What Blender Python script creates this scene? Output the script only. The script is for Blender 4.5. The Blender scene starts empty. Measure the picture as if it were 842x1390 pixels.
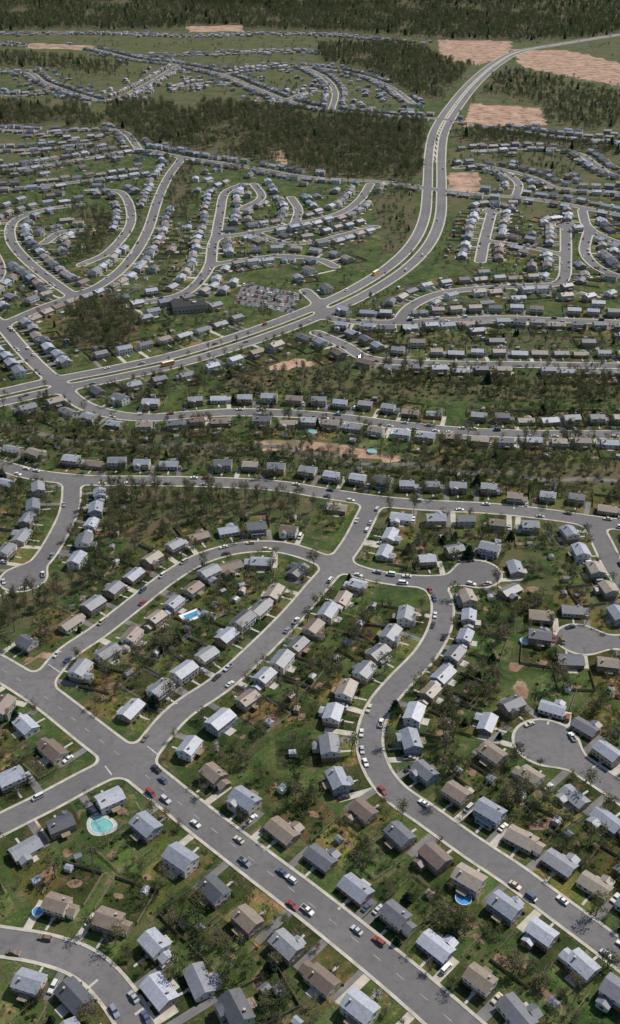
import bpy, math, random, time
import numpy as np
from mathutils import Vector, kdtree, noise
T0=time.time()
random.seed(7); rng=np.random.default_rng(7)
U=random.uniform
sc=bpy.context.scene
# ------------------------------------------------------------------ survey frame
H=270.0; FP=1350.0; PITCH=math.radians(31.1); CP=math.cos(PITCH); SP=math.sin(PITCH)
def g(u,v,h=0.0):
    a=(u-421)/FP; b=(v-695)/FP
    t=(H-h)/(SP+b*CP)
    return (a*t,(CP-b*SP)*t)
def proj(x,y,z=0.0):
    dz=z-H
    d=y*CP-dz*SP
    return (421+FP*x/d, 695-FP*(y*SP+dz*CP)/d)
def W(poly): return [g(*p) for p in poly]
# ------------------------------------------------------------------ materials
class N:
    def __init__(s,name):
        s.m=bpy.data.materials.new(name); s.m.use_nodes=True; s.nt=s.m.node_tree
        s.b=s.nt.nodes['Principled BSDF']; s.out=s.nt.nodes['Material Output']
    def n(s,t,**k):
        x=s.nt.nodes.new(t)
        for a,v in k.items(): setattr(x,a,v)
        return x
    def l(s,a,b): s.nt.links.new(a,b)
    def put(s,sock,v):
        if hasattr(v,'is_linked') or hasattr(v,'links'): s.l(v,sock)
        elif isinstance(v,(tuple,list)) and len(v)==3 and sock.type=='RGBA': sock.default_value=(*v,1)
        else: sock.default_value=v
    def mix(s,f,a,b,bt='MIX'):
        x=s.n('ShaderNodeMixRGB',blend_type=bt)
        s.put(x.inputs[0],f); s.put(x.inputs[1],a); s.put(x.inputs[2],b); return x.outputs[0]
    def math(s,op,a,b=0.0,clamp=False):
        x=s.n('ShaderNodeMath',operation=op,use_clamp=clamp)
        s.put(x.inputs[0],a); s.put(x.inputs[1],b); return x.outputs[0]
    def pos(s): return s.n('ShaderNodeNewGeometry').outputs['Position']
    def obj(s): return s.n('ShaderNodeTexCoord').outputs['Object']
    def noise(s,vec,scale,detail=3,rough=.55,dist=0):
        x=s.n('ShaderNodeTexNoise'); s.l(vec,x.inputs['Vector'])
        x.inputs['Scale'].default_value=scale; x.inputs['Detail'].default_value=detail
        x.inputs['Roughness'].default_value=rough; x.inputs['Distortion'].default_value=dist
        return x.outputs['Fac']
    def rng(s,v,a,b,c=0.0,d=1.0):
        x=s.n('ShaderNodeMapRange',clamp=True); s.put(x.inputs[0],v)
        for i,q in enumerate((a,b,c,d)): x.inputs[i+1].default_value=q
        return x.outputs[0]
    def ramp(s,f,stops,const=False):
        x=s.n('ShaderNodeValToRGB'); s.l(f,x.inputs[0]); cr=x.color_ramp
        if const: cr.interpolation='CONSTANT'
        while len(cr.elements)<len(stops): cr.elements.new(.5)
        for e,(p,c) in zip(cr.elements,stops): e.position=p
        for e,(p,c) in zip(cr.elements,stops): e.color=(*c,1)
        return x.outputs[0]
    def rand(s,mul=1.0):
        o=s.n('ShaderNodeObjectInfo').outputs['Random']
        return s.math('FRACT',s.math('MULTIPLY',o,mul)) if mul!=1.0 else o
    def done(s,col,rough=.8,spec=.3):
        s.put(s.b.inputs['Base Color'],col); s.put(s.b.inputs['Roughness'],rough)
        s.b.inputs['Specular IOR Level'].default_value=spec; return s.m
def eq(cols): return [(i/len(cols),c) for i,c in enumerate(cols)]
def nm(name,c1,c2,scale,rough=.8,detail=3,world=False,spec=.3):
    k=N(name); f=k.noise(k.pos() if world else k.obj(),scale,detail)
    return k.done(k.mix(k.rng(f,.3,.7),c1,c2),rough,spec)

def grass_nodes(k,P):
    big=k.noise(P,.008,3); mid=k.noise(P,.06,5,.65); fine=k.noise(P,.40,5,.75); vf=k.noise(P,1.5,3,.75)
    c=k.mix(k.rng(mid,.38,.62),(.024,.050,.014),(.066,.104,.028))
    c=k.mix(k.rng(fine,.47,.68),c,(.034,.048,.019))
    dry=k.math('MULTIPLY',k.rng(k.noise(P,.09,5,.7,.8),.49,.62),k.rng(big,.35,.6,.5,1.))
    c=k.mix(k.math('MULTIPLY',dry,.74),c,(.115,.098,.052))
    spot=k.rng(k.noise(P,.16,5,.75,1.),.57,.65)
    c=k.mix(k.math('MULTIPLY',spot,.75),c,(.19,.135,.09))
    c=k.mix(1.0,c,k.mix(k.rng(vf,.3,.7),(.58,.58,.58),(1.42,1.4,1.37)),'MULTIPLY')
    return c,mid,fine
k=N('ground_grass'); P=k.pos(); c,mid,fine=grass_nodes(k,P)
vc=k.n('ShaderNodeVertexColor',layer_name='mask'); sep=k.n('ShaderNodeSeparateColor'); k.l(vc.outputs[0],sep.inputs[0])
edge=k.math('MULTIPLY',k.math('SUBTRACT',k.noise(P,.05,5,.7),.5),1.9)
def th(ch,a=.4,b=.6): return k.rng(k.math('ADD',sep.outputs[ch],edge),a,b)
wf=k.mix(k.rng(k.noise(P,.05,4,.7),.4,.6),(.105,.078,.048),(.045,.068,.022))
wf=k.mix(k.rng(k.noise(P,.6,3,.7),.48,.72),wf,(.135,.105,.07))
c=k.mix(k.math('MULTIPLY',th(0),.9),c,wf)
ol=k.mix(k.rng(k.noise(P,.03,4,.6),.38,.62),(.054,.076,.026),(.12,.095,.055))
c=k.mix(k.math('MULTIPLY',th(2),.7),c,ol)
di=k.mix(k.rng(k.noise(P,.03,5,.7),.38,.62),(.42,.275,.20),(.28,.185,.13))
di=k.mix(k.rng(k.noise(P,.06,5,.75),.48,.66),di,(.13,.105,.065))
c=k.mix(th(1),c,di)
M_ground=k.done(c,.95,.1)
k=N('lawn_grass'); P=k.pos(); c,_,_=grass_nodes(k,P)
vc=k.n('ShaderNodeVertexColor',layer_name='tint')
M_lawn=k.done(k.mix(1.0,c,vc.outputs[0],'MULTIPLY'),.95,.1)
k=N('asphalt'); P=k.pos()
c=k.mix(k.rng(k.noise(P,.02,3),.35,.65),(.122,.115,.117),(.162,.153,.153))
c=k.mix(k.rng(k.noise(P,.35,5,.7),.45,.75),c,(.10,.096,.096))
c=k.mix(k.rng(k.noise(P,.09,5,.7,1.5),.60,.66,0,.6),c,(.078,.075,.076))
M_asph=k.done(c,.85,.25)
M_walk=nm('concrete_sidewalk',(.31,.285,.24),(.50,.465,.39),.3,.9,4,True)
M_drive=nm('driveway_asphalt',(.10,.092,.09),(.20,.19,.18),.12,.9,4,True)
M_paint=nm('road_paint',(.30,.29,.27),(.55,.54,.50),.5,.7,4,True)
M_soil=nm('garden_soil',(.15,.085,.055),(.25,.165,.11),.5,.95,5,True)
k=N('roof_shingles'); r=k.rand()
c=k.ramp(r,eq([(.23,.25,.29),(.12,.125,.14),(.32,.34,.38),(.21,.165,.13),(.25,.27,.31),(.075,.08,.09),(.16,.165,.18),(.25,.21,.17),(.36,.38,.43),(.10,.105,.12),(.23,.24,.26),(.15,.11,.085),(.28,.30,.35),(.29,.245,.20),(.18,.19,.215)]),True)
P=k.obj(); f=k.noise(P,.8,4,.65); f2=k.noise(P,6,2)
c=k.mix(1.0,c,k.mix(k.rng(f,.3,.7),(.78,.78,.78),(1.12,1.12,1.12)),'MULTIPLY')
c=k.mix(1.0,c,k.mix(k.rng(f2,.3,.7),(.82,.82,.82),(1.12,1.12,1.12)),'MULTIPLY')
M_roof=k.done(c,.5,.5)
k=N('wall_siding'); r=k.rand(7.31)
c=k.ramp(r,eq([(.55,.53,.48),(.42,.36,.26),(.60,.59,.56),(.24,.28,.31),(.44,.40,.33),(.28,.20,.15),(.52,.48,.36),(.30,.33,.26),(.64,.63,.60),(.21,.16,.12)]),True)
wv=k.n('ShaderNodeTexWave',bands_direction='Z'); k.l(k.obj(),wv.inputs[0]); wv.inputs['Scale'].default_value=1.6
c=k.mix(1.0,c,k.mix(wv.outputs['Fac'],(.85,.85,.85),(1,1,1)),'MULTIPLY')
M_side=k.done(c,.7)
k=N('wall_brick'); bt=k.n('ShaderNodeTexBrick'); k.l(k.obj(),bt.inputs[0]); bt.inputs['Scale'].default_value=3
bt.inputs['Color1'].default_value=(.27,.13,.09,1); bt.inputs['Color2'].default_value=(.20,.11,.08,1); bt.inputs['Mortar'].default_value=(.33,.29,.26,1)
M_brick=k.done(bt.outputs[0],.85)
M_trim=nm('white_trim',(.66,.66,.64),(.76,.76,.74),1)
M_glass=nm('window_glass',(.03,.035,.045),(.06,.07,.08),.5,.12,2,False,.6)
k=N('painted_door'); M_door=k.done(k.ramp(k.rand(3.7),eq([(.25,.05,.04),(.05,.10,.18),(.08,.16,.09),(.30,.22,.12)]),True),.5)
M_conc=nm('patio_concrete',(.36,.34,.31),(.46,.44,.40),.8)
M_wood=nm('weathered_wood',(.17,.13,.09),(.28,.23,.17),1.2)
M_link=nm('galvanised_rail',(.26,.26,.25),(.36,.36,.34),1.2)
k=N('car_paint'); c=k.ramp(k.rand(5.17),eq([(.72,.72,.70),(.45,.46,.47),(.24,.05,.04),(.08,.10,.17),(.50,.45,.34),(.62,.62,.60),(.68,.68,.66),(.20,.24,.29),(.18,.12,.08),(.60,.60,.58),(.34,.35,.36),(.04,.04,.045),(.70,.68,.62)]),True)
M_car=k.done(c,.28,.6)
M_tyre=nm('tyre_rubber',(.02,.02,.02),(.035,.035,.035),3)
M_yel=nm('bus_yellow',(.70,.33,.03),(.76,.38,.05),1,.4)
M_pool=nm('pool_water',(.12,.34,.34),(.20,.44,.43),.5,.1,2,True,.5)
M_blue=nm('pool_liner_blue',(.05,.20,.45),(.08,.28,.52),.5,.15,2,True,.5)
M_creek=nm('creek_water',(.05,.048,.036),(.20,.17,.13),.25,.35,4,True,.5)
M_bark=nm('bark',(.15,.12,.09),(.28,.23,.18),2)
def leafmat(name,cols,tr=.35):
    k=N(name); c=k.ramp(k.rand(2.3),[(i/(len(cols)-1),q) for i,q in enumerate(cols)])
    f=k.noise(k.obj(),.7,2); c=k.mix(1.0,c,k.mix(k.rng(f,.3,.7),(.6,.6,.6),(1.25,1.25,1.25)),'MULTIPLY')
    d=k.n('ShaderNodeBsdfDiffuse'); t=k.n('ShaderNodeBsdfTranslucent'); k.l(c,d.inputs[0]); k.l(c,t.inputs[0])
    m=k.n('ShaderNodeMixShader'); m.inputs[0].default_value=tr; k.l(d.outputs[0],m.inputs[1]); k.l(t.outputs[0],m.inputs[2]); k.l(m.outputs[0],k.out.inputs[0]); return k.m
M_leafL=leafmat('leaf_light',[(.092,.138,.038),(.13,.155,.055),(.075,.115,.036)],.4)
M_leafD=leafmat('leaf_dark',[(.045,.080,.034),(.062,.094,.038),(.040,.070,.034)],.4)
M_bud=leafmat('twig_buds',[(.16,.145,.08),(.12,.14,.055),(.19,.15,.10),(.11,.125,.06)])
M_need=leafmat('pine_needles',[(.030,.056,.036),(.042,.068,.042)],.15)
M_bloss=leafmat('blossom',[(.62,.50,.52),(.70,.66,.62)])
M_shr=leafmat('shrub_leaf',[(.026,.055,.015),(.055,.09,.022),(.03,.058,.018)],.25)

# ------------------------------------------------------------------ mesh builder
class MB:
    def __init__(s): s.v=[];s.f=[];s.m=[];s.mats=[]
    def mi(s,m):
        if m not in s.mats: s.mats.append(m)
        return s.mats.index(m)
    def face(s,pts,m):
        i=len(s.v); s.v+= [tuple(p) for p in pts]; s.f.append(tuple(range(i,i+len(pts)))); s.m.append(s.mi(m))
    def box(s,x0,x1,y0,y1,z0,z1,m,bottom=False,top=True):
        A=[(x0,y0,z0),(x1,y0,z0),(x1,y1,z0),(x0,y1,z0)]; B=[(p[0],p[1],z1) for p in A]
        for i in range(4):
            j=(i+1)%4; s.face([A[i],A[j],B[j],B[i]],m)
        if top: s.face(B,m)
        if bottom: s.face(A[::-1],m)
    def tube(s,p0,p1,r0,r1,n,m):
        p0=Vector(p0);p1=Vector(p1); d=(p1-p0)
        if d.length<1e-5: return
        d.normalize(); a=d.orthogonal().normalized(); b=d.cross(a)
        R0=[p0+(a*math.cos(t)+b*math.sin(t))*r0 for t in [2*math.pi*i/n for i in range(n)]]
        R1=[p1+(a*math.cos(t)+b*math.sin(t))*r1 for t in [2*math.pi*i/n for i in range(n)]]
        for i in range(n):
            j=(i+1)%n; s.face([R0[i],R0[j],R1[j],R1[i]],m)
    def leaf(s,c,sz,m):
        a=Vector((U(-1,1),U(-1,1),U(-1,1))).normalized(); b=a.orthogonal().normalized(); q=a.cross(b)
        t=U(0,6.28); e=(b*math.cos(t)+q*math.sin(t))*sz; f=(q*math.cos(t)-b*math.sin(t))*sz*U(.5,.9)
        c=Vector(c); s.face([c-e,c-f,c+e,c+f],m)
    def mesh(s,name):
        me=bpy.data.meshes.new(name); me.from_pydata(s.v,[],s.f)
        for m in s.mats: me.materials.append(m)
        me.polygons.foreach_set('material_index',s.m); me.update(); return me
def place(name,me,x,y,z=0,rz=0,s=1.0):
    o=bpy.data.objects.new(name,me); sc.collection.objects.link(o)
    o.location=(x,y,z); o.rotation_euler=(0,0,rz); o.scale=(s,s,s) if not isinstance(s,tuple) else s
    return o
def npmesh(name,verts,loops,totals,mat):
    me=bpy.data.meshes.new(name); verts=np.asarray(verts,dtype=np.float32); loops=np.asarray(loops,dtype=np.int32); totals=np.asarray(totals,dtype=np.int32)
    me.vertices.add(len(verts)); me.vertices.foreach_set('co',verts.ravel())
    me.loops.add(len(loops)); me.loops.foreach_set('vertex_index',loops)
    st=np.concatenate([[0],np.cumsum(totals)[:-1]]).astype(np.int32)
    me.polygons.add(len(totals)); me.polygons.foreach_set('loop_start',st); me.polygons.foreach_set('loop_total',totals)
    me.materials.append(mat); me.update(calc_edges=True); me.validate(); return me

# ------------------------------------------------------------------ roads (traced)
R=[]
def road(pts,hw,h='LR',park=.2,set_=11.5,step=14.8,name='r',world=False,fil=True):
    R.append(dict(px=pts,hw=hw,h=h,park=park,set=set_,step=step,name=name,world=world))
def cr(P,step):
    P=[Vector(p) for p in P]
    if len(P)<2: return P
    P=[P[0]*2-P[1]]+P+[P[-1]*2-P[-2]]; out=[]
    for i in range(1,len(P)-2):
        a,b,c,d=P[i-1:i+3]; n=max(2,int((c-b).length/2))
        for j in range(n):
            t=j/n; out.append(.5*((2*b)+(c-a)*t+(2*a-5*b+4*c-d)*t*t+(3*b-a-3*c+d)*t**3))
    out.append(P[-2])
    res=[out[0]]; acc=0
    for p,q in zip(out,out[1:]):
        L=(q-p).length
        while acc+L>=step:
            t=(step-acc)/L; p=p.lerp(q,t); res.append(p); L=(q-p).length; acc=0
        acc+=L
    if (res[-1]-out[-1]).length>step*.3: res.append(out[-1])
    return res
def offs(P,d):
    out=[]
    for i,p in enumerate(P):
        t=(P[min(i+1,len(P)-1)]-P[max(i-1,0)]).normalized(); out.append(p+Vector((-t.y,t.x))*d)
    return out
road([(-120,835),(-40,885),(0,907),(60,945),(130,1000),(190,1046),(260,1103),(340,1165),(420,1226),(500,1290),(560,1340),(640,1410),(720,1480)],5.6,'LR',.04,name='boulevard')
road([(58,925),(90,888),(135,857),(180,822),(225,787),(270,760),(320,745),(370,742),(410,750),(455,768)],4.2)
road([(190,1030),(240,970),(300,928),(345,888),(395,838),(430,797),(458,765),(480,735),(497,702),(508,680)],4.7)
road([(460,766),(500,780),(550,788),(600,789),(648,779)],4.2)
road([(648,779)],11,'')
road([(585,789),(600,815),(598,850),(578,888),(543,925),(515,960),(502,1000),(510,1040),(535,1075),(580,1107),(640,1150),(700,1190),(760,1235),(810,1272),(870,1318),(940,1372)],4.4)
road([(-120,600),(-40,622),(0,632),(50,645),(120,652),(200,653),(300,655),(380,660),(430,668),(510,680),(580,686),(660,690),(740,698),(800,707),(842,712),(960,722)],4.8)
road([(98,652),(95,690),(80,725),(60,757),(32,785)],4.4)
road([(32,785)],10.5,'')
road([(803,708),(818,738),(840,780),(885,840),(940,900)],4.7)
road([(788,868),(842,872),(905,868)],4.4); road([(788,868)],10,'')
road([(742,1010),(790,1040),(842,1075),(900,1118),(970,1170)],4.7); road([(742,1008)],12,'')
road([(168,1035),(120,1058),(70,1085),(20,1110),(-40,1140),(-120,1178)],4.5)
road([(-60,1268),(0,1278),(60,1288),(115,1308),(155,1345),(190,1400),(230,1480)],4.4)
HWY=[(-140,566),(-60,552),(0,540),(80,522),(160,506),(240,488),(320,464),(380,443),(435,421),(490,395),(540,363),(572,330),(587,295),(590,255),(591,210),(597,178),(616,146),(643,113),(673,87),(705,70),(760,60),(842,47),(960,30)]
HC=cr(W(HWY),6)
for sgn in (1,-1):
    road([tuple(p) for p in offs(HC,8.0*sgn)],4.7,'',0,name='highway',world=True)
road([(-60,405),(-20,425),(5,445),(25,468),(50,495),(78,520),(110,548),(150,562),(200,567),(260,563),(320,560),(400,562),(470,568),(540,577),(620,585),(700,589),(780,590),(842,590),(960,590)],4.6)
road([(5,441),(50,421),(100,402),(140,385),(175,355),(200,315),(215,270),(230,238),(248,214)],4.4)
road([(100,402),(70,381),(35,352),(15,325),(20,300),(60,285),(110,278)],4.2)
road([(200,410),(240,402),(265,388),(285,360),(293,325),(330,318),(400,305),(460,290),(488,272),(503,250)],4.2)
road([(293,325),(299,290),(306,262),(330,250)],4.2)
road([(286,360),(330,353),(380,348),(430,352),(455,362)],4)
road([(345,316),(385,330),(430,328),(470,318),(510,308)],4)
road([(400,305),(405,285),(395,268)],4)
road([(415,395),(432,412),(440,428),(470,436),(540,438),(600,435),(680,432),(760,435),(842,438),(960,442)],4.4)
road([(540,438),(560,415),(600,398),(660,391),(720,388),(762,382),(768,350),(768,308)],4.4); road([(768,306)],10,'')
road([(652,355),(658,325),(668,287)],4.4); road([(668,286)],9,'')
road([(660,327),(715,335),(768,347)],4)
road([(430,452),(470,470),(492,484),(530,491),(600,494),(700,495),(842,497),(960,500)],4.4)
road([(960,310),(842,292),(760,276),(700,268),(650,264),(588,257),(520,247),(420,241),(330,226),(248,214),(190,204),(120,215),(40,228),(-60,238)],4.6,set_=13)
road([(960,200),(842,192),(760,186),(680,174),(602,162),(540,158),(460,151),(400,140),(340,117),(300,101),(240,88),(180,80),(120,66),(40,62),(-80,58)],4.6,set_=14)
road([(960,262),(842,240),(812,226),(780,207),(720,202),(645,205)],4.2)
road([(620,228),(660,226),(720,240),(760,256),(842,262),(960,270)],4.2)
road([(700,268),(704,250),(690,236)],4)
road([(790,285),(800,310),(842,330),(930,350)],4.2)
road([(800,310),(795,345),(830,372),(900,380)],4.2)
road([(-80,108),(30,98),(60,112),(110,130),(150,136),(200,114),(240,90)],4.4)
road([(410,90),(440,105),(455,125),(450,150)],4.4)
road([(300,101),(360,93),(410,90),(480,100),(530,118),(560,140)],4.2)
road([(-80,48),(130,46),(260,50),(360,46),(470,50),(560,60)],4.2)
road([(200,76),(300,74),(400,70),(480,78)],4.2)
road([(-60,125),(20,130),(70,125)],4.2)
road([(380,140),(420,125),(455,125)],4.2); road([(240,120),(280,112),(330,113)],4.2)
road([(-60,172),(40,178),(110,176),(165,178),(190,204)],4.2)
road([(-60,205),(40,203),(120,196)],4.2)
road([(-60,262),(60,252),(140,243),(190,236)],4.2)
road([(-60,300),(-20,330),(0,370),(-30,400)],4.2)
road([(60,330),(85,315),(125,312)],4)
road([(330,283),(355,268),(345,250)],4)
road([(120,258),(165,262),(178,300),(150,340),(110,360)],3.9)
# --- sample, snap, trim
def wl(r): return r['px'] if r['world'] else W(r['px'])
for r in R:
    p=wl(r); r['c']=cr(p,4.0) if len(p)>1 else [Vector(p[0])]
    r['bulb']=len(p)==1
for i,r in enumerate(R):
    r['trim']=[0,0]
    if r['bulb']: continue
    for e in (0,-1):
        end=r['c'][e]; best=None
        for j,q in enumerate(R):
            if j==i or q['bulb'] or (q['name']=='highway' and r['name']=='highway'): continue
            for p in q['c'][1:-1]:
                d=(p-end).length
                if d<q['hw']+6 and (best is None or d<best[0]): best=(d,p,q['hw'])
        if best:
            r['c'][e]=best[1].copy(); r['trim'][0 if e==0 else 1]=best[2]*.95
def trimmed(r):
    c=list(r['c'])
    if r['bulb']: return c
    for k_,rev in ((0,False),(1,True)):
        if rev: c=c[::-1]
        t=r['trim'][k_]
        while t>0 and len(c)>2:
            L=(c[1]-c[0]).length
            if L<=t: c.pop(0); t-=L
            else: c[0]=c[0].lerp(c[1],t/L); t=0
        if rev: c=c[::-1]
    return c
samples=[]
for i,r in enumerate(R):
    c=r['c']
    for j,p in enumerate(c):
        if r['bulb']: t=Vector((1,0))
        else: t=(c[min(j+1,len(c)-1)]-c[max(j-1,0)]).normalized()
        samples.append((p,t,r['hw'],i))
kd=kdtree.KDTree(len(samples))
for i,s in enumerate(samples): kd.insert((s[0].x,s[0].y,0),i)
kd.balance()
def rclear(x,y,rad=30,skip=None):
    best=99
    for co,i,d in kd.find_range((x,y,0),rad):
        s=samples[i]
        if skip is not None and s[3]==skip: continue
        best=min(best,d-s[2])
    return best
# --- distance field -> asphalt + raised kerb/sidewalk sheets
class Acc:
    def __init__(s): s.v=[];s.t=[];s.n=0
    def quads(s,a):
        s.v.append(a.reshape(-1,3).astype(np.float32)); s.t.append(np.full(len(a),4)); s.n+=len(a)*4
    def poly(s,p): s.v.append(np.array(p,dtype=np.float32)); s.t.append(np.array([len(p)]))
    def mesh(s,name,mat):
        v=np.concatenate(s.v); t=np.concatenate(s.t); return npmesh(name,v,np.arange(len(v)),t,mat)
A_=Acc(); B_=Acc()
def clip(poly,iso,less):
    out=[]; n=len(poly)
    for i in range(n):
        p=poly[i]; q=poly[(i+1)%n]
        ip=(p[2]<=iso) if less else (p[2]>=iso); iq=(q[2]<=iso) if less else (q[2]>=iso)
        if ip: out.append(p)
        if ip!=iq:
            t=(iso-p[2])/(q[2]-p[2]); out.append((p[0]+(q[0]-p[0])*t,p[1]+(q[1]-p[1])*t,iso))
    return out
ZA=.066; ZK=.186
def level(x0,x1,y0,y1,res,band,fr=5.0):
    xs=np.arange(x0,x1+res*.5,res); ys=np.arange(y0,y1+res*.5,res)
    d1=np.full((len(ys),len(xs)),50.0); d2=d1.copy()
    for r in R:
        c=trimmed(r); mg=r['hw']+10
        D=None
        segs=list(zip(c,c[1:])) if len(c)>1 else [(c[0],c[0])]
        bx0=min(p.x for p in c)-mg; bx1=max(p.x for p in c)+mg; by0=min(p.y for p in c)-mg; by1=max(p.y for p in c)+mg
        I0=max(0,int((bx0-x0)/res)); I1=min(len(xs),int((bx1-x0)/res)+2); J0=max(0,int((by0-y0)/res)); J1=min(len(ys),int((by1-y0)/res)+2)
        if I1<=I0 or J1<=J0: continue
        D=np.full((J1-J0,I1-I0),50.0)
        for a,b in segs:
            i0=max(I0,int((min(a.x,b.x)-mg-x0)/res)); i1=min(I1,int((max(a.x,b.x)+mg-x0)/res)+2)
            j0=max(J0,int((min(a.y,b.y)-mg-y0)/res)); j1=min(J1,int((max(a.y,b.y)+mg-y0)/res)+2)
            if i1<=i0 or j1<=j0: continue
            X=xs[None,i0:i1]; Y=ys[j0:j1,None]; dx=b.x-a.x; dy=b.y-a.y; LL=dx*dx+dy*dy
            t=np.clip(((X-a.x)*dx+(Y-a.y)*dy)/LL,0,1) if LL>1e-9 else 0.0
            dd=np.hypot(X-a.x-t*dx,Y-a.y-t*dy)-r['hw']
            S=D[j0-J0:j1-J0,i0-I0:i1-I0]; np.minimum(S,dd,out=S)
        a=d1[J0:J1,I0:I1]; b=d2[J0:J1,I0:I1]
        nb=np.minimum(b,np.maximum(a,D)); a[...]=np.minimum(a,D); b[...]=nb
    S=np.maximum(fr,d1)-np.hypot(np.maximum(fr-d1,0),np.maximum(fr-d2,0))
    c00=S[:-1,:-1];c10=S[:-1,1:];c11=S[1:,1:];c01=S[1:,:-1]
    mx=np.maximum(np.maximum(c00,c10),np.maximum(c11,c01)); mn=np.minimum(np.minimum(c00,c10),np.minimum(c11,c01))
    def full(mask,z,acc):
        j,i=np.nonzero(mask)
        if not len(j): return
        q=np.zeros((len(j),4,3)); q[:,:,2]=z
        q[:,0,0]=xs[i];q[:,0,1]=ys[j];q[:,1,0]=xs[i+1];q[:,1,1]=ys[j];q[:,2,0]=xs[i+1];q[:,2,1]=ys[j+1];q[:,3,0]=xs[i];q[:,3,1]=ys[j+1]
        acc.quads(q)
    full(mx<=0,ZA,A_); full((mn>=0)&(mx<=band),ZK,B_)
    jj,ii=np.nonzero(((mn<0)&(mx>0))|((mn<band)&(mx>band)))
    for j,i in zip(jj,ii):
        P=[(xs[i],ys[j],S[j,i]),(xs[i+1],ys[j],S[j,i+1]),(xs[i+1],ys[j+1],S[j+1,i+1]),(xs[i],ys[j+1],S[j+1,i])]
        if mn[j,i]<0:
            p=clip(P,0.0,True)
            if len(p)>2: A_.poly([(a,b,ZA) for a,b,_ in p])
        p=clip(P,0.0,False) if mn[j,i]<0 else P
        if len(p)>2 and mx[j,i]>band: p=clip(p,band,True)
        if len(p)>2:
            B_.poly([(a,b,ZK) for a,b,_ in p])
            if res<3:
                for q,w in zip(p,p[1:]+p[:1]):
                    if q[2]==w[2] and (q[2]==0.0 or q[2]==band): 
                        z0=ZA-.01 if q[2]==0.0 else -.02
                        B_.poly([(q[0],q[1],z0),(w[0],w[1],z0),(w[0],w[1],ZK),(q[0],q[1],ZK)])
level(-320,320,100,570,1.0,1.1)
level(-500,500,570,1300,2.0,1.35)
level(-1200,1200,1300,3900,4.0,1.7)
place('road',A_.mesh('road',M_asph),0,0)
place('sidewalk',B_.mesh('sidewalk',M_walk),0,0)
# markings
mk=MB()
def ribbon(mb,c,w,z,m,a=0,b=None):
    L=offs(c,w/2); Rr=offs(c,-w/2)
    for i in range(len(c)-1): mb.face([(Rr[i].x,Rr[i].y,z),(Rr[i+1].x,Rr[i+1].y,z),(L[i+1].x,L[i+1].y,z),(L[i].x,L[i].y,z)],m)
def dash(c,off,w,on,period,z=.072):
    c=offs(cr([tuple(p) for p in c],1.0),off)
    i=0
    while i+on<len(c):
        seg=c[i:i+on+1]; m=seg[len(seg)//2]
        near=min([d-samples[k_][2] for co,k_,d in kd.find_range((m.x,m.y,0),14) if samples[k_][3] not in cur],default=9)
        if near>1.5: ribbon(mk,seg,w,z,M_paint)
        i+=period
hi=[i for i,r in enumerate(R) if r['name']=='highway']
cur={0}; dash(R[0]['c'],0,.13,3,9)
cur=set(hi)
for i in hi: dash(R[i]['c'],0,.16,3,10)
for (u,v),(u2,v2) in [((200,1013),(214,1024)),((143,1040),(152,1052)),((66,902),(82,913))]:
    ribbon(mk,[Vector(g(u,v)),Vector(g(u2,v2))],.5,.076,M_paint)
place('road_markings',mk.mesh('road_markings'),0,0)
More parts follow.
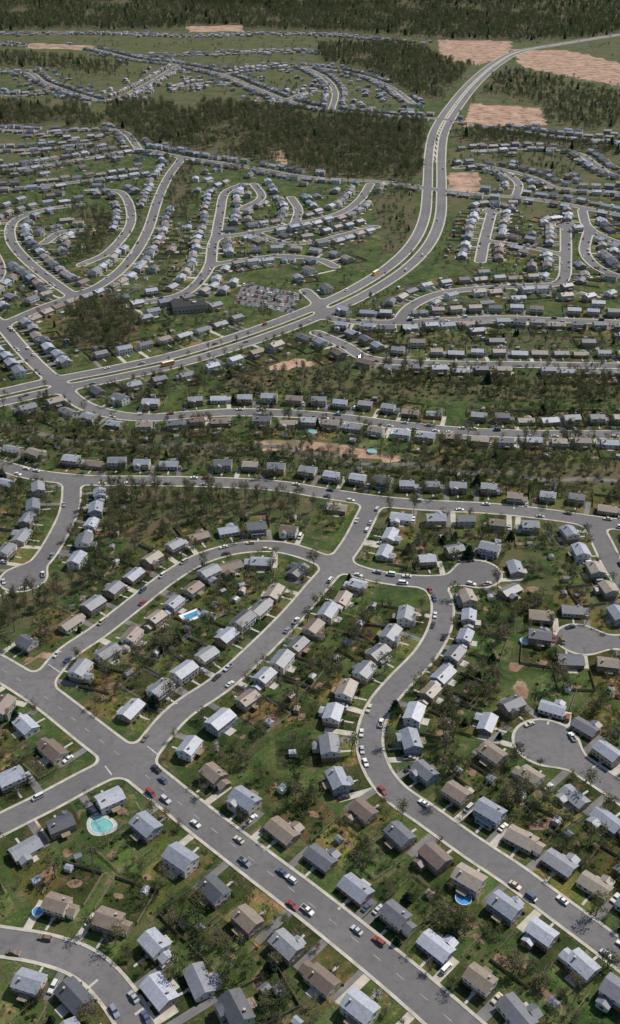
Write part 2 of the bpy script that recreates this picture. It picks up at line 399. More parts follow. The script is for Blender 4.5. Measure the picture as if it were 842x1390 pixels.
# ------------------------------------------------------------------ region polygons
B1=[3.8,3.8,3.8,1.9,1.4,.9,.08,.08]
woods=[ # poly(px), spacing m, weights [bare3, leafy3, pine2], size
 ([(150,668),(230,664),(330,672),(420,676),(428,700),(350,704),(262,712),(200,742),(150,768),(90,812),(40,850),(-30,880),(-30,835),(60,805),(110,780),(145,750),(150,700)],6.2,[4,4,4,1.7,1.2,.7,.05,.05],.78),
 ([(-60,815),(8,812),(30,835),(0,872),(-60,880)],6.5,B1,.7),
 ([(470,606),(540,614),(640,624),(842,636),(900,642),(900,660),(842,658),(700,650),(560,638),(480,628)],7.0,B1,.6),
 ([(-60,560),(20,575),(110,588),(250,598),(400,600),(470,606),(470,622),(300,618),(150,612),(40,604),(-60,590)],11.0,B1,.42),
 ([(75,430),(120,412),(170,415),(192,445),(165,478),(110,476),(80,455)],5.8,[4,4,4,1.5,1.1,.6,.05,.05],.85),
 ([(300,503),(400,488),(480,508),(560,521),(842,526),(900,526),(900,547),(700,543),(560,540),(420,530),(300,528)],9.5,B1,.48),
 ([(150,142),(260,140),(400,152),(480,158),(578,168),(578,238),(500,238),(420,234),(330,215),(250,204),(190,190),(150,168)],8.8,[3.5,3.5,3.5,3,2,1.8,.1,.1],1.),
 ([(-100,140),(100,145),(145,165),(130,176),(-100,168)],9,[2,2,2,2,2,1.5,.2,.2],.9),
 ([(430,62),(560,60),(596,80),(640,90),(600,140),(560,130),(500,95),(440,85)],10.5,[2,2,2,2.5,2,1.8,.3,.3],1.),
 ([(690,95),(780,118),(900,135),(900,175),(790,176),(740,165),(735,140),(660,130),(665,105)],11,[2,2,2,3,2,1.5,.3,.3],.85),
 ([(612,178),(680,180),(760,192),(842,200),(842,212),(790,205),(720,196),(640,198),(612,196)],9,[2,2,2,2,2,1.5,.3,.3],.9),
 ([(90,282),(130,285),(155,300),(148,335),(115,362),(85,365),(110,335),(118,310)],8,B1,.75),
 ([(-100,5),(300,8),(600,12),(950,10),(950,40),(700,58),(600,54),(470,44),(300,40),(-100,42)],13,[1.5,1.5,1.5,3,3,3,.3,.3],1.15),
 ([(-200,-9),(1050,-9),(1050,14),(-200,14)],18,[1.5,1.5,1.5,3,3,3,.4,.4],1.5),
 ([(-100,72),(60,76),(170,90),(150,108),(60,92),(-100,92)],12,[2,2,2,2,2,1.5,.3,.3],.9),
 ([(225,215),(262,222),(268,262),(240,330),(215,350),(232,290)],9,[3,3,3,2,2,1,0,0],.6),
 ([(500,262),(566,262),(566,310),(545,335),(520,345),(512,300)],10,[2,2,2,1.5,1.5,1,.1,.1],.6),
 ([(-100,240),(0,238),(30,250),(-100,256)],9,[2,2,2,1.5,1.5,1,.2,.2],.8),
 ([(440,232),(560,240),(560,252),(440,246)],8,[2,2,2,1.5,1.5,1,.2,.2],.8),
 ([(560,455),(842,456),(842,466),(560,466)],14,B1,.5),
]
dirts=[[(595,54),(695,56),(690,76),(650,88),(598,80)],[(698,67),(770,68),(842,86),(920,101),(920,132),(842,117),(775,104),(706,90)],
 [(640,141),(734,146),(742,170),(628,172)],[(608,234),(650,233),(654,262),(609,262)],[(368,204),(382,204),(394,222),(384,226)],
 [(250,36),(330,34),(330,42),(260,44)],[(40,58),(130,62),(130,68),(40,66)],[(-5,886),(40,880),(84,884),(40,903),(5,900)],
 [(345,497),(410,487),(440,494),(380,502)],[(340,594),(450,596),(470,604),(560,622),(530,628),(450,611),(360,609)],
 [(690,925),(718,930),(722,958),(700,950)],[(385,1010),(405,1005),(408,1030),(395,1040)],[(95,560),(60,548),(90,556)]]
olive=[[(-60,565),(250,590),(470,600),(842,625),(900,630),(900,668),(700,660),(420,640),(-60,612)],[(560,50),(900,44),(900,190),(610,175),(640,120)],
 [(500,690),(842,710),(900,800),(842,860),(700,830),(640,740),(500,720)],[(-100,120),(240,140),(240,200),(-100,270)],[(300,500),(842,500),(842,545),(300,540)],
 [(-20,660),(150,660),(140,790),(-20,840)],[(610,200),(842,210),(842,300),(610,290)],[(-60,40),(560,44),(560,140),(150,140),(-60,100)]]
Wp=[np.array(W(w[0])) for w in woods]; Dp=[np.array(W(w)) for w in dirts]; Op=[np.array(W(w)) for w in olive]
def inpoly(X,Y,P):
    ins=np.zeros(np.shape(X),bool); n=len(P); j=n-1
    for i in range(n):
        xi,yi=P[i]; xj,yj=P[j]
        if yi!=yj:
            ins^=((yi>Y)!=(yj>Y))&(X<(xj-xi)*(Y-yi)/(yj-yi)+xi)
        j=i
    return ins
def inany(x,y,Ps): return any(bool(inpoly(np.array(x),np.array(y),P)) for P in Ps)
def hill(X,Y):
    s=np.clip((np.asarray(Y)-3150)/900,0,1); s=s*s*(3-2*s)
    return s*(34+30*np.sin(X/520+1.3)*np.cos(Y/330)+18*np.sin(X/230+Y/210)+.012*np.clip(np.asarray(Y)-3500,0,4000))
# ground
def axis(segs):
    out=[]
    for a,b,st in segs: out+=list(np.arange(a,b,st))
    return np.array(out+[segs[-1][1]])
gx=axis([(-16000,-2400,800),(-2400,-1000,50),(-1000,-400,14),(-400,400,5),(400,1000,14),(1000,2400,50),(2400,16000,800)])
gy=axis([(-3000,0,300),(0,100,20),(100,1000,5),(1000,1700,8),(1700,4300,20),(4300,6000,100),(6000,30000,1500)])
X,Y=np.meshgrid(gx,gy); Z=hill(X,Y)
nx,ny=len(gx),len(gy); idx=np.arange(nx*ny).reshape(ny,nx)
q=np.stack([idx[:-1,:-1],idx[:-1,1:],idx[1:,1:],idx[1:,:-1]],-1).reshape(-1,4)
me=npmesh('ground',np.stack([X,Y,Z],-1).reshape(-1,3),q.ravel(),np.full(len(q),4),M_ground)
msk=np.zeros((ny,nx,4),np.float32); msk[...,3]=1
for P in Wp: msk[...,0]=np.maximum(msk[...,0],inpoly(X,Y,P))
msk[...,0]=np.maximum(msk[...,0],(Y>3900)|((np.abs(X)>1500)))
for P in Dp: msk[...,1]=np.maximum(msk[...,1],inpoly(X,Y,P))
for P in Op: msk[...,2]=np.maximum(msk[...,2],inpoly(X,Y,P))
at=me.color_attributes.new('mask','FLOAT_COLOR','POINT'); at.data.foreach_set('color',msk.ravel())
me.polygons.foreach_set('use_smooth',np.ones(len(me.polygons),bool))
place('ground',me,0,0)
# creek
CRK=cr(W([(-80,562),(20,580),(60,590),(110,600),(150,596),(200,606),(260,603),(310,611),(370,606),(420,616),(470,620),(510,633),(560,630),(620,642),(680,640),(740,652),(800,650),(900,660)]),3)
mb=MB(); ribbon(mb,CRK,4.6,.05,M_creek); place('creek',mb.mesh('creek'),0,0)
ck=kdtree.KDTree(len(CRK)); [ck.insert((p.x,p.y,0),i) for i,p in enumerate(CRK)]; ck.balance()
# ------------------------------------------------------------------ houses
def gable(mb,x0,x1,y0,y1,z0,h,pitch,axis='x',wall=M_side,ov=.4,t=.14):
    mb.box(x0,x1,y0,y1,z0,h,wall,top=False)
    if axis=='x': a0,a1,b0,b1=x0,x1,y0,y1; f=lambda a,b,z:(a,b,z)
    else: a0,a1,b0,b1=y0,y1,x0,x1; f=lambda a,b,z:(b,a,z)
    bm=(b0+b1)/2; hd=(b1-b0)/2; zr=h+hd*pitch
    for a in (a0,a1): mb.face([f(a,b0,h),f(a,b1,h),f(a,bm,zr)],wall)
    A0=a0-ov*.7; A1=a1+ov*.7; ze=h-ov*pitch
    for sg in (-1,1):
        be=bm+sg*(hd+ov)
        top=[(A0,be,ze+t),(A1,be,ze+t),(A1,bm,zr+t),(A0,bm,zr+t)]; bot=[(p[0],p[1],p[2]-t+.004) for p in top]
        mb.face([f(*p) for p in top],M_roof); mb.face([f(*p) for p in bot],M_trim)
        mb.face([f(*p) for p in (bot[0],bot[1],top[1],top[0])],M_trim)
        mb.face([f(*p) for p in (bot[1],bot[2],top[2],top[1])],M_trim)
        mb.face([f(*p) for p in (bot[0],bot[3],top[3],top[0])],M_trim)
    return zr
def win(mb,x,y,z,w,h,n,mat=None):
    s=-1 if n[0]=='-' else 1; e=.05
    if n[1]=='y':
        mb.box(x-w/2-.08,x+w/2+.08,min(y,y+s*e),max(y,y+s*e),z-.08,z+h+.08,M_trim)
        yy=y+s*(e+.012); mb.face([(x-w/2,yy,z),(x+w/2,yy,z),(x+w/2,yy,z+h),(x-w/2,yy,z+h)],mat or M_glass)
    else:
        mb.box(min(x,x+s*e),max(x,x+s*e),y-w/2-.08,y+w/2+.08,z-.08,z+h+.08,M_trim)
        xx=x+s*(e+.012); mb.face([(xx,y-w/2,z),(xx,y+w/2,z),(xx,y+w/2,z+h),(xx,y-w/2,z+h)],mat or M_glass)
def house(L,D,h,pitch,kind,brick,chim,deck):
    mb=MB(); x0,x1,y0,y1=-L/2,L/2,-D/2,D/2
    if h>4:
        mb.box(x0,x1,y0,y1,-.3,2.4,M_brick if brick else M_side,top=False)
        mb.box(x0-.02,x1+.02,y0-.35,y1+.02,2.4,2.46,M_trim,bottom=True)
        zr=gable(mb,x0-.015,x1+.015,y0-.35,y1+.015,2.46,h,pitch)
        rows=[(.75,1.1),(3.2,1.15)]; yf=[y0,y0-.35]
    else:
        zr=gable(mb,x0,x1,y0,y1,-.3,h,pitch,wall=M_brick if brick else M_side); rows=[(1.0,1.25)]; yf=[y0]
    for (z,wh),yy in zip(rows,yf):
        for fx in (-.36,-.17,.2,.38):
            win(mb,fx*L,yy,z,1.15,wh,'-y')
        for fx in (-.33,0,.3): win(mb,fx*L,y1+.015,z,1.1,wh,'+y')
        for fy in (-.2,.22): win(mb,x0-.015,fy*D,z,.9,wh,'-x'); win(mb,x1+.015,fy*D,z,.9,wh,'+x')
    win(mb,.02*L,y0,.15,1.0,2.05,'-y',M_door)
    mb.box(.02*L-.9,.02*L+.9,y0-1.5,y0-.1,-.3,.14,M_conc)
    mb.box(.02*L-.5,.02*L+.5,y0-6.3,y0-1.52,-.3,.09,M_conc)
    if chim:
        cx=L*.28; mb.box(cx-.35,cx+.35,y1*.35-.3,y1*.35+.3,h,zr+.7,M_brick); mb.box(cx-.42,cx+.42,y1*.35-.37,y1*.35+.37,zr+.7,zr+.8,M_conc)
    mb.tube((-L*.25,D*.2,h+.5),(-L*.25,D*.2,zr+.1),.08,.08,6,M_conc)
    if deck==1:
        mb.box(-2.4,1.6,y1+.1,y1+3.0,2.3,2.45,M_wood,bottom=True)
        for px in (-2.3,1.5):
            for py in (y1+.4,y1+2.9): mb.tube((px,py,-.2),(px,py,3.3),.08,.08,4,M_wood)
        mb.box(-2.4,1.6,y1+2.92,y1+3.0,3.15,3.25,M_wood,bottom=True)
    elif deck==2: mb.box(-2.5,2.0,y1+.05,y1+3.2,-.2,.12,M_conc)
    if kind=='wing':
        gable(mb,x1+.03,x1+3.4,-D*.32,D*.36,-.3,2.5,pitch,wall=M_side,ov=.3)
        win(mb,x1+1.8,-D*.32,.1,2.1,2.0,'-y',M_trim)
    if kind=='ell':
        gable(mb,-L*.42,-L*.02,y0-2.1,y0-.37,-.3,h-.35,pitch,'y',wall=M_brick if brick else M_side,ov=.35)
        win(mb,-L*.22,y0-2.1,h-2.2,1.8,1.2,'-y')
    if kind=='rear':
        gable(mb,L*.02,L*.42,y1+.02,y1+3.2,-.3,2.7,.35,'y',ov=.3); win(mb,L*.22,y1+3.2,.9,1.5,1.1,'+y')
    if kind=='porch':
        mb.box(-L*.30,L*.36,y0-2.0,y0-.05,-.2,.15,M_conc)
        for px in (-L*.29,0,L*.35): mb.tube((px,y0-1.85,.1),(px,y0-1.85,2.35),.09,.09,6,M_trim)
        mb.face([(-L*.32,y0-2.2,2.36),(L*.38,y0-2.2,2.36),(L*.38,y0-.36,2.95),(-L*.32,y0-.36,2.95)],M_roof)
        mb.face([(-L*.32,y0-2.2,2.28),(L*.38,y0-2.2,2.28),(L*.38,y0-.36,2.87),(-L*.32,y0-.36,2.87)],M_trim)
    return mb.mesh('suburban_house_mesh')
HV=[house(10.6,7.4,4.7,.38,'',1,1,1),house(11.4,7.4,4.6,.40,'',0,0,2),house(9.8,7.2,4.7,.38,'wing',1,1,2),house(11.0,7.2,4.6,.44,'ell',0,1,1),
    house(12.0,7.8,2.9,.40,'',1,1,2),house(10.4,7.4,4.6,.38,'rear',1,0,0),house(10.8,7.4,4.7,.40,'porch',0,1,1),house(11.6,7.6,3.0,.42,'wing',0,1,2),house(12.4,7.4,2.9,.36,'rear',0,0,2)]
houses=[]; cell={}
def hnear(x,y,r):
    for i in range(int((x-r)//20),int((x+r)//20)+1):
        for j in range(int((y-r)//20),int((y+r)//20)+1):
            for (a,b) in cell.get((i,j),()):
                if (a-x)**2+(b-y)**2<r*r: return True
    return False
def addhouse(x,y,n=None):
    if n is None:
        co,i,d=kd.find((x,y,0)); s=samples[i]
        v=Vector((s[0].x-x,s[0].y-y)); t=s[1]
        nn=Vector((-t.y,t.x)); nn=nn if nn.dot(v)>0 else -nn
        n=nn if R[s[3]]['bulb']==False else v.normalized()
    rz=math.atan2(n.y,n.x)+math.pi/2+random.gauss(0,.07)
    cell.setdefault((int(x//20),int(y//20)),[]).append((x,y))
    f=1.0+.11*min(1,max(0,(y-450)/300))
    place('suburban_house',random.choice(HV),x,y,0,rz,U(.77,.89)*f)
    houses.append((x,y,Vector((n.x,n.y)),rz))
near=[(37,873),(35,1150),(83,1120),(150,1086),(198,1123),(245,1167),(290,1210),(335,1250),(210,1282),(148,1250),(78,1228),(388,1285),(15,1057),(72,1018),(35,983),(3,960),
(178,962),(110,910),(147,887),(180,865),(218,937),(250,912),(281,890),(308,865),(330,843),(353,825),(372,803),(95,845),(127,822),(155,800),(182,779),(207,759),(238,741),(270,727),(310,719),(348,717),(392,720),
(213,840),(237,820),(263,800),(285,778),(313,768),(355,762),(405,773),(258,1015),(300,980),(337,950),(360,920),(383,898),(405,877),(426,853),(446,832),(465,812),(486,795),
(290,1052),(333,1087),(383,1127),(435,1163),(483,1205),(537,1243),(592,1283),(550,836),(530,862),(513,888),(495,912),(470,938),(452,970),(447,1015),(458,1060),(493,1102),(542,1135),(590,1165),(636,1195),(685,1232),(735,1268),
(635,812),(637,838),(632,865),(618,890),(602,915),(585,940),(563,970),(558,1007),(577,1048),(620,1077),(665,1103),(708,1137),(760,1170),(808,1200),(662,980),(668,1025),(720,1055),(780,1080),(825,1112),(750,960),(695,957),(793,988),(825,1022),
(693,800),(700,770),(733,865),(735,835),(777,827),(838,835),(825,902),(775,895),(825,800),(808,775),(788,750),(773,725),(665,745),(617,747),(580,760),(522,748),(530,725),(545,701),(592,706),(633,706),(675,712),(720,715),(458,688),
(30,727),(37,706),(8,748),(45,688),(52,664),(105,760),(115,735),(125,712),(131,692),(136,671),(8,655),(825,690),(700,678),(812,690),
(652,1330),(702,1374),(437,1328),(488,1370),(270,1330),(322,1372),(790,1312),(840,1350),(100,1350),(40,1335),(215,1345)]
for u,v in near:
    x,y=g(u,v,2.5); 
    if hnear(x,y,9.0): continue
    rc=rclear(x,y)
    if rc<5.2:
        co,i,d=kd.find((x,y,0)); s=samples[i][0]; w=Vector((x-s.x,y-s.y)).normalized()*(5.4-rc); x+=w.x; y+=w.y
        if hnear(x,y,9.0): continue
    addhouse(x,y)
def try_house(x,y,n,rd=12.4,cl=6.6):
    u,v=proj(x,y,3)
    if v>694 and -8<u<850 and v<1302: return
    if v>1500 or y>3150 or abs(x)>1150 or u<-180 or u>1020: return
    if hnear(x,y,rd) or rclear(x,y)<cl or inany(x,y,Wp) or inany(x,y,Dp): return
    if ck.find((x,y,0))[2]<7: return
    if 318<u<412 and 384<v<428: return
    if 238<u<278 and 405<v<432: return
    if 300<u<500 and 498<v<532: return
    if random.random()<.04: return
    addhouse(x,y,n)
for r in R:
    if r['bulb'] or not r['h']: continue
    c=cr([tuple(p) for p in r['c']],1.0); acc=U(3,10); setb=r['set']
    for i in range(len(c)-1):
        acc+=(c[i+1]-c[i]).length
        if acc>=r['step']:
            acc-=r['step']
            t=(c[i+1]-c[i]).normalized(); n=Vector((-t.y,t.x))
            for sg in (1,-1):
                p=c[i]+n*sg*(r['hw']+setb+U(-1.3,1.3))+t*U(-.7,.7); try_house(p.x,p.y,-n*sg)
for r in [q for q in R if q['bulb']]:
    for a in range(0,360,36):
        n=Vector((math.cos(math.radians(a)),math.sin(math.radians(a)))); p=r['c'][0]+n*(r['hw']+12); try_house(p.x,p.y,-n)
acc=0
for i in range(1,len(HC)-1):
    acc+=6
    u,v=proj(HC[i].x,HC[i].y)
    if acc>=15.5 and (u<420 and v>400):
        acc=0; t=(HC[i+1]-HC[i-1]).normalized(); n=Vector((-t.y,t.x))
        for sg in (1,-1):
            p=HC[i]+n*sg*(8+4.7+19); try_house(p.x,p.y,-n*sg)
for _ in range(7000):
    u=U(-60,900); v=U(44,470); x,y=g(u,v)
    if rclear(x,y,60)>50: continue
    co,i,d=kd.find((x,y,0)); s=samples[i]; vv=Vector((s[0].x-x,s[0].y-y)); t=s[1]; nn=Vector((-t.y,t.x)); nn=nn if nn.dot(vv)>0 else -nn
    if R[s[3]]['name']=='highway': continue
    if v<210 or random.random()<.15: try_house(x,y,nn,13.5,9)
# large flat-roofed community building
mb=MB()
def flat(x0,x1,y0,y1,h):
    mb.box(x0,x1,y0,y1,-.3,h,M_brick,top=False); mb.box(x0-.3,x1+.3,y0-.3,y1+.3,h,h+.5,M_wood,bottom=True,top=False); mb.face([(x0-.3,y0-.3,h+.42),(x1+.3,y0-.3,h+.42),(x1+.3,y1+.3,h+.42),(x0-.3,y1+.3,h+.42)],M_tyre)
    for i in range(int((x1-x0)/3)): win(mb,x0+1.6+i*3,y0,1.2,1.6,1.4,'-y')
flat(-13,13,-6,6,5.2); flat(-13,-3,6.62,17,4.2); mb.box(3,6,-1,2,5.6,6.8,M_conc)
x,y=g(257,418,2); place('community_building',mb.mesh('community_building'),x,y,0,.25)
# parking lot
PL=W([(330,384),(408,398),(398,426),(318,412)])
mb=MB(); mb.face([(x,y,.061) for x,y in PL],M_asph)
LA,LB,LC,LD=[Vector(p) for p in PL]
place('parking_lot',mb.mesh('parking_lot'),0,0)
mb=MB()
for k_ in range(5):
    for i in range(24):
        f=(i+.5)/24; p=LA.lerp(LB,f); q=LD.lerp(LC,f); w=p.lerp(q,.1+k_*.2); w2=p.lerp(q,.16+k_*.2); ribbon(mb,[w,w2],.12,.069,M_paint)
place('parking_bay_lines',mb.mesh('parking_bay_lines'),0,0)
# ------------------------------------------------------------------ cars
def car(kind):
    mb=MB(); w=.88
    if kind=='sedan': lo=[(-2.3,.35),(-2.3,.75),(-2.2,.88),(-1.35,.92),(1.0,.92),(2.15,.78),(2.3,.62),(2.3,.35)]; cab=[(-1.55,.92),(-1.0,1.38),(.25,1.40),(1.0,.92)]
    elif kind=='wagon': lo=[(-2.35,.35),(-2.38,.8),(-2.3,.92),(1.0,.92),(2.2,.80),(2.35,.62),(2.35,.35)]; cab=[(-2.28,.92),(-2.0,1.42),(.2,1.42),(.95,.92)]
    elif kind=='van': lo=[(-2.3,.4),(-2.35,1.0),(-2.3,1.12),(1.6,1.10),(2.2,1.0),(2.35,.7),(2.3,.4)]; cab=[(-2.27,1.12),(-2.15,1.95),(1.0,1.95),(1.7,1.10)]
    else: lo=[(-2.6,.5),(-2.6,1.05),(-.6,1.05),(1.3,1.02),(2.4,.95),(2.5,.6),(2.5,.5)]; cab=[(-.5,1.05),(-.4,1.65),(.7,1.65),(1.25,1.03)]
    n=len(lo)
    for i in range(n):
        p,q=lo[i],lo[(i+1)%n]; mb.face([(p[0],-w,p[1]),(q[0],-w,q[1]),(q[0],w,q[1]),(p[0],w,p[1])],M_car)
    for s in (-1,1): mb.face([(p[0],s*w,p[1]) for p in lo],M_car)
    wt=w*.76; z=.01
    A,B,C,D=cab
    mb.face([(A[0],-w*.95,A[1]+z),(B[0],-wt,B[1]),(B[0],wt,B[1]),(A[0],w*.95,A[1]+z)],M_glass)
    mb.face([(D[0],-w*.95,D[1]+z),(C[0],-wt,C[1]),(C[0],wt,C[1]),(D[0],w*.95,D[1]+z)],M_glass)
    mb.face([(B[0],-wt,B[1]),(C[0],-wt,C[1]),(C[0],wt,C[1]),(B[0],wt,B[1])],M_car)
    mb.box(B[0]-.05,C[0]+.05,-wt-.02,wt+.02,B[1]+.005,B[1]+.05,M_car)
    for s in (-1,1):
        mb.face([(A[0],s*w*.95,A[1]+z),(B[0],s*wt,B[1]),(C[0],s*wt,C[1]),(D[0],s*w*.95,D[1]+z)],M_glass)
        xm=(B[0]+C[0])/2; mb.tube((xm,s*(w*.95+.01),A[1]),(xm,s*(wt+.01),B[1]),.05,.05,4,M_car)
        for wx in (-1.4,1.42):
            mb.tube((wx,s*(w-.18),.32),(wx,s*(w+.03),.32),.33,.33,10,M_tyre)
            mb.face([(wx+.33*math.cos(t),s*(w+.03),.32+.33*math.sin(t)) for t in [i*.628 for i in range(10)]],M_tyre)
            mb.face([(wx+.18*math.cos(t),s*(w+.04),.32+.18*math.sin(t)) for t in [i*.785 for i in range(8)]],M_link)
    f=lo[-2][0]+.01
    for s in (-1,1):
        mb.box(f,f+.03,s*.62-.16,s*.62+.16,.55,.7,M_trim,bottom=True); mb.box(lo[0][0]-.06,lo[0][0]-.03,s*.66-.14,s*.66+.14,.55,.7,M_door,bottom=True)
    mb.box(f-.02,f+.12,-w,w,.36,.48,M_link,bottom=True); mb.box(lo[0][0]-.14,lo[0][0]-.02,-w,w,.36,.48,M_link,bottom=True)
    if kind=='pickup': mb.box(-2.5,-.6,-.74,.74,1.055,1.06,M_tyre)
    return mb.mesh('car_'+kind)
CV=[car('sedan'),car('sedan'),car('wagon'),car('van'),car('pickup'),car('sedan')]
ncar=0
def addcar(x,y,ang,z=ZA,name='parked_car'):
    global ncar; ncar+=1; place(name,random.choice(CV),x,y,z,ang,U(.88,.97))
for ri,r in enumerate(R):
    if r['bulb'] or r['park']<=0: continue
    c=cr([tuple(p) for p in r['c']],7.0)
    for i in range(1,len(c)-1):
        t=(c[i+1]-c[i-1]).normalized(); n=Vector((-t.y,t.x))
        u,v=proj(c[i].x,c[i].y)
        if u<-60 or u>900 or v<90 or v>1450: continue
        pr=r['park']*(1.15 if v>560 else .9 if v>300 else .5)
        for sg in (1,-1):
            if random.random()<pr:
                p=c[i]+n*sg*(r['hw']-1.15)+t*U(-1,1)
                if rclear(p.x,p.y,16,ri)<3: continue
                addcar(p.x,p.y,math.atan2(t.y,t.x)+(math.pi if sg>0 else 0)+random.gauss(0,.02))
for ri,b_ in [(i,r) for i,r in enumerate(R) if r['bulb']]:
    for a in range(20,360,45):
        if random.random()<.4:
            t=math.radians(a+U(-8,8)); p=b_['c'][0]+Vector((math.cos(t),math.sin(t)))*(b_['hw']-1.4)
            if rclear(p.x,p.y,20,ri)>1: addcar(p.x,p.y,t+math.pi/2)
def drive(u,v,side):
    x,y=g(u,v); bd=1e9
    for s in samples:
        if R[s[3]]['name'] in ('boulevard','highway'):
            d=(s[0].x-x)**2+(s[0].y-y)**2
            if d<bd: bd=d;best=s
    t=best[1]; n=Vector((-t.y,t.x)); o=2.6 if R[best[3]]['name']=='boulevard' else 2.0
    return best[0]+n*o*side, math.atan2(t.y,t.x)+(math.pi if side>0 else 0)
for u,v,s in [(318,1145,1),(325,1182,-1),(372,1190,1),(391,1192,1),(415,1250,-1),(275,1108,-1),(230,1060,1),(470,1268,1),(150,506,1),(120,516,-1),(330,462,1),(300,470,-1),(370,446,1),(480,398,1),(560,345,-1),(588,300,1),(592,230,-1),(590,205,1),(605,165,-1),(630,128,1),(30,535,1),(-10,540,-1),(200,497,-1),(410,434,-1),(660,98,1),(240,1080,-1),(540,365,-1)]:
    p,a=drive(u,v,s); addcar(p.x,p.y,a,name='moving_car')
for k_ in range(5):
    for i in range(24):
        if random.random()<.45:
            f=(i+1)/24; p=LA.lerp(LB,f); q=LD.lerp(LC,f); w=p.lerp(q,.13+k_*.2)
            dd=(q-p); addcar(w.x,w.y,math.atan2(dd.y,dd.x),.061)
def bus():
    mb=MB(); mb.box(-5,4,-1.2,1.2,.6,2.9,M_yel,bottom=True); mb.box(4.01,5.2,-1.0,1.0,.6,1.6,M_yel,bottom=True)
    for s in (-1,1):
        for i in range(8): mb.box(-4.7+i*1.05,-3.9+i*1.05,min(s*1.2,s*1.23),max(s*1.2,s*1.23),1.7,2.4,M_glass,bottom=True)
        for wx in (-3.2,4.2):
            mb.tube((wx,s*.9,.5),(wx,s*1.22,.5),.5,.5,12,M_tyre); mb.face([(wx+.5*math.cos(t),s*1.22,.5+.5*math.sin(t)) for t in [i*.5236 for i in range(12)]],M_tyre)
    mb.box(4.005,4.03,-1,1,1.7,2.6,M_glass); mb.box(-4.9,3.9,-1.0,1.0,2.905,2.98,M_trim)
    return mb.mesh('school_bus')
BM=bus()
for u,v,s in [(228,496,1),(508,372,1)]:
    p,an=drive(u,v,s); place('school_bus',BM,p.x,p.y,ZA,an)
# ------------------------------------------------------------------ lots, driveways, fences, sheds
lv=[];tint=[]; dv=MB(); soil=MB()
def fence(Wd,Dd,kind):
    mb=MB(); pts=[(-Wd/2,0),(-Wd/2,Dd),(Wd/2,Dd),(Wd/2,0)]
    for (ax,ay),(bx,by) in zip(pts,pts[1:]):
        L=math.hypot(bx-ax,by-ay); n=max(1,int(L/2.4))
        for i in range(n+1):
            x=ax+(bx-ax)*i/n; y=ay+(by-ay)*i/n; mb.box(x-.06,x+.06,y-.06,y+.06,-.1,1.3,M_wood if kind else M_link)
        def bar(z0,z1,m,w=.03):
            mb.box(min(ax,bx)-w,max(ax,bx)+w,min(ay,by)-w,max(ay,by)+w,z0,z1,m,bottom=True)
        if kind==1: bar(.1,1.2,M_wood,.025)
        elif kind==2:
            for z in (.35,.75,1.1): bar(z,z+.12,M_wood)
        else:
            for z in (.1,.45,.8,1.15): bar(z,z+.05,M_link,.02)
    return mb.mesh('yard_fence')
FV={}
for wi in (13.6,15):
    for di_ in (7,10,13): 
        for k_ in (0,1,2): FV[(wi,di_,k_)]=fence(wi,di_,k_)
mb=MB(); gable(mb,-1.5,1.5,-1.2,1.2,-.1,2.0,.4,ov=.15); win(mb,0,-1.2,.1,1.0,1.7,'-y',M_trim); SH=mb.mesh('garden_shed')
beds=[]
def irreg(cx,cy,t,n,a,b,m=M_soil,nn=11):
    r0=max(a,b)*1.2
    if any((cx-p)**2+(cy-q)**2<(r0+s)**2 for p,q,s in beds): return
    beds.append((cx,cy,r0))
    soil.face([(cx+t.x*a*math.cos(q)*r+n.x*b*math.sin(q)*r, cy+t.y*a*math.cos(q)*r+n.y*b*math.sin(q)*r, .0625) for q,r in [(2*math.pi*i/nn,U(.7,1.2)) for i in range(nn)]],m)
for (u,v,a_,b__) in [(155,931,4,2.2),(368,975,4,2.5),(710,940,3,4),(738,1117,6,2.6),(722,800,4,2.5),(655,1115,2,1.5),(40,895,2,2),(600,995,3,2),(190,885,3,2),(700,905,4,3)]:
    p=Vector(g(u,v)); irreg(p.x,p.y,Vector((.95,.3)),Vector((-.3,.95)),a_,b__,M_soil,7)
lots=[]
def freelevel(c,rad,store,nl):
    used={l for p,l in store if (p-c).length<rad}
    for l in random.sample(range(nl),nl):
        if l not in used: store.append((c,l)); return l
    return None
dlev=[]
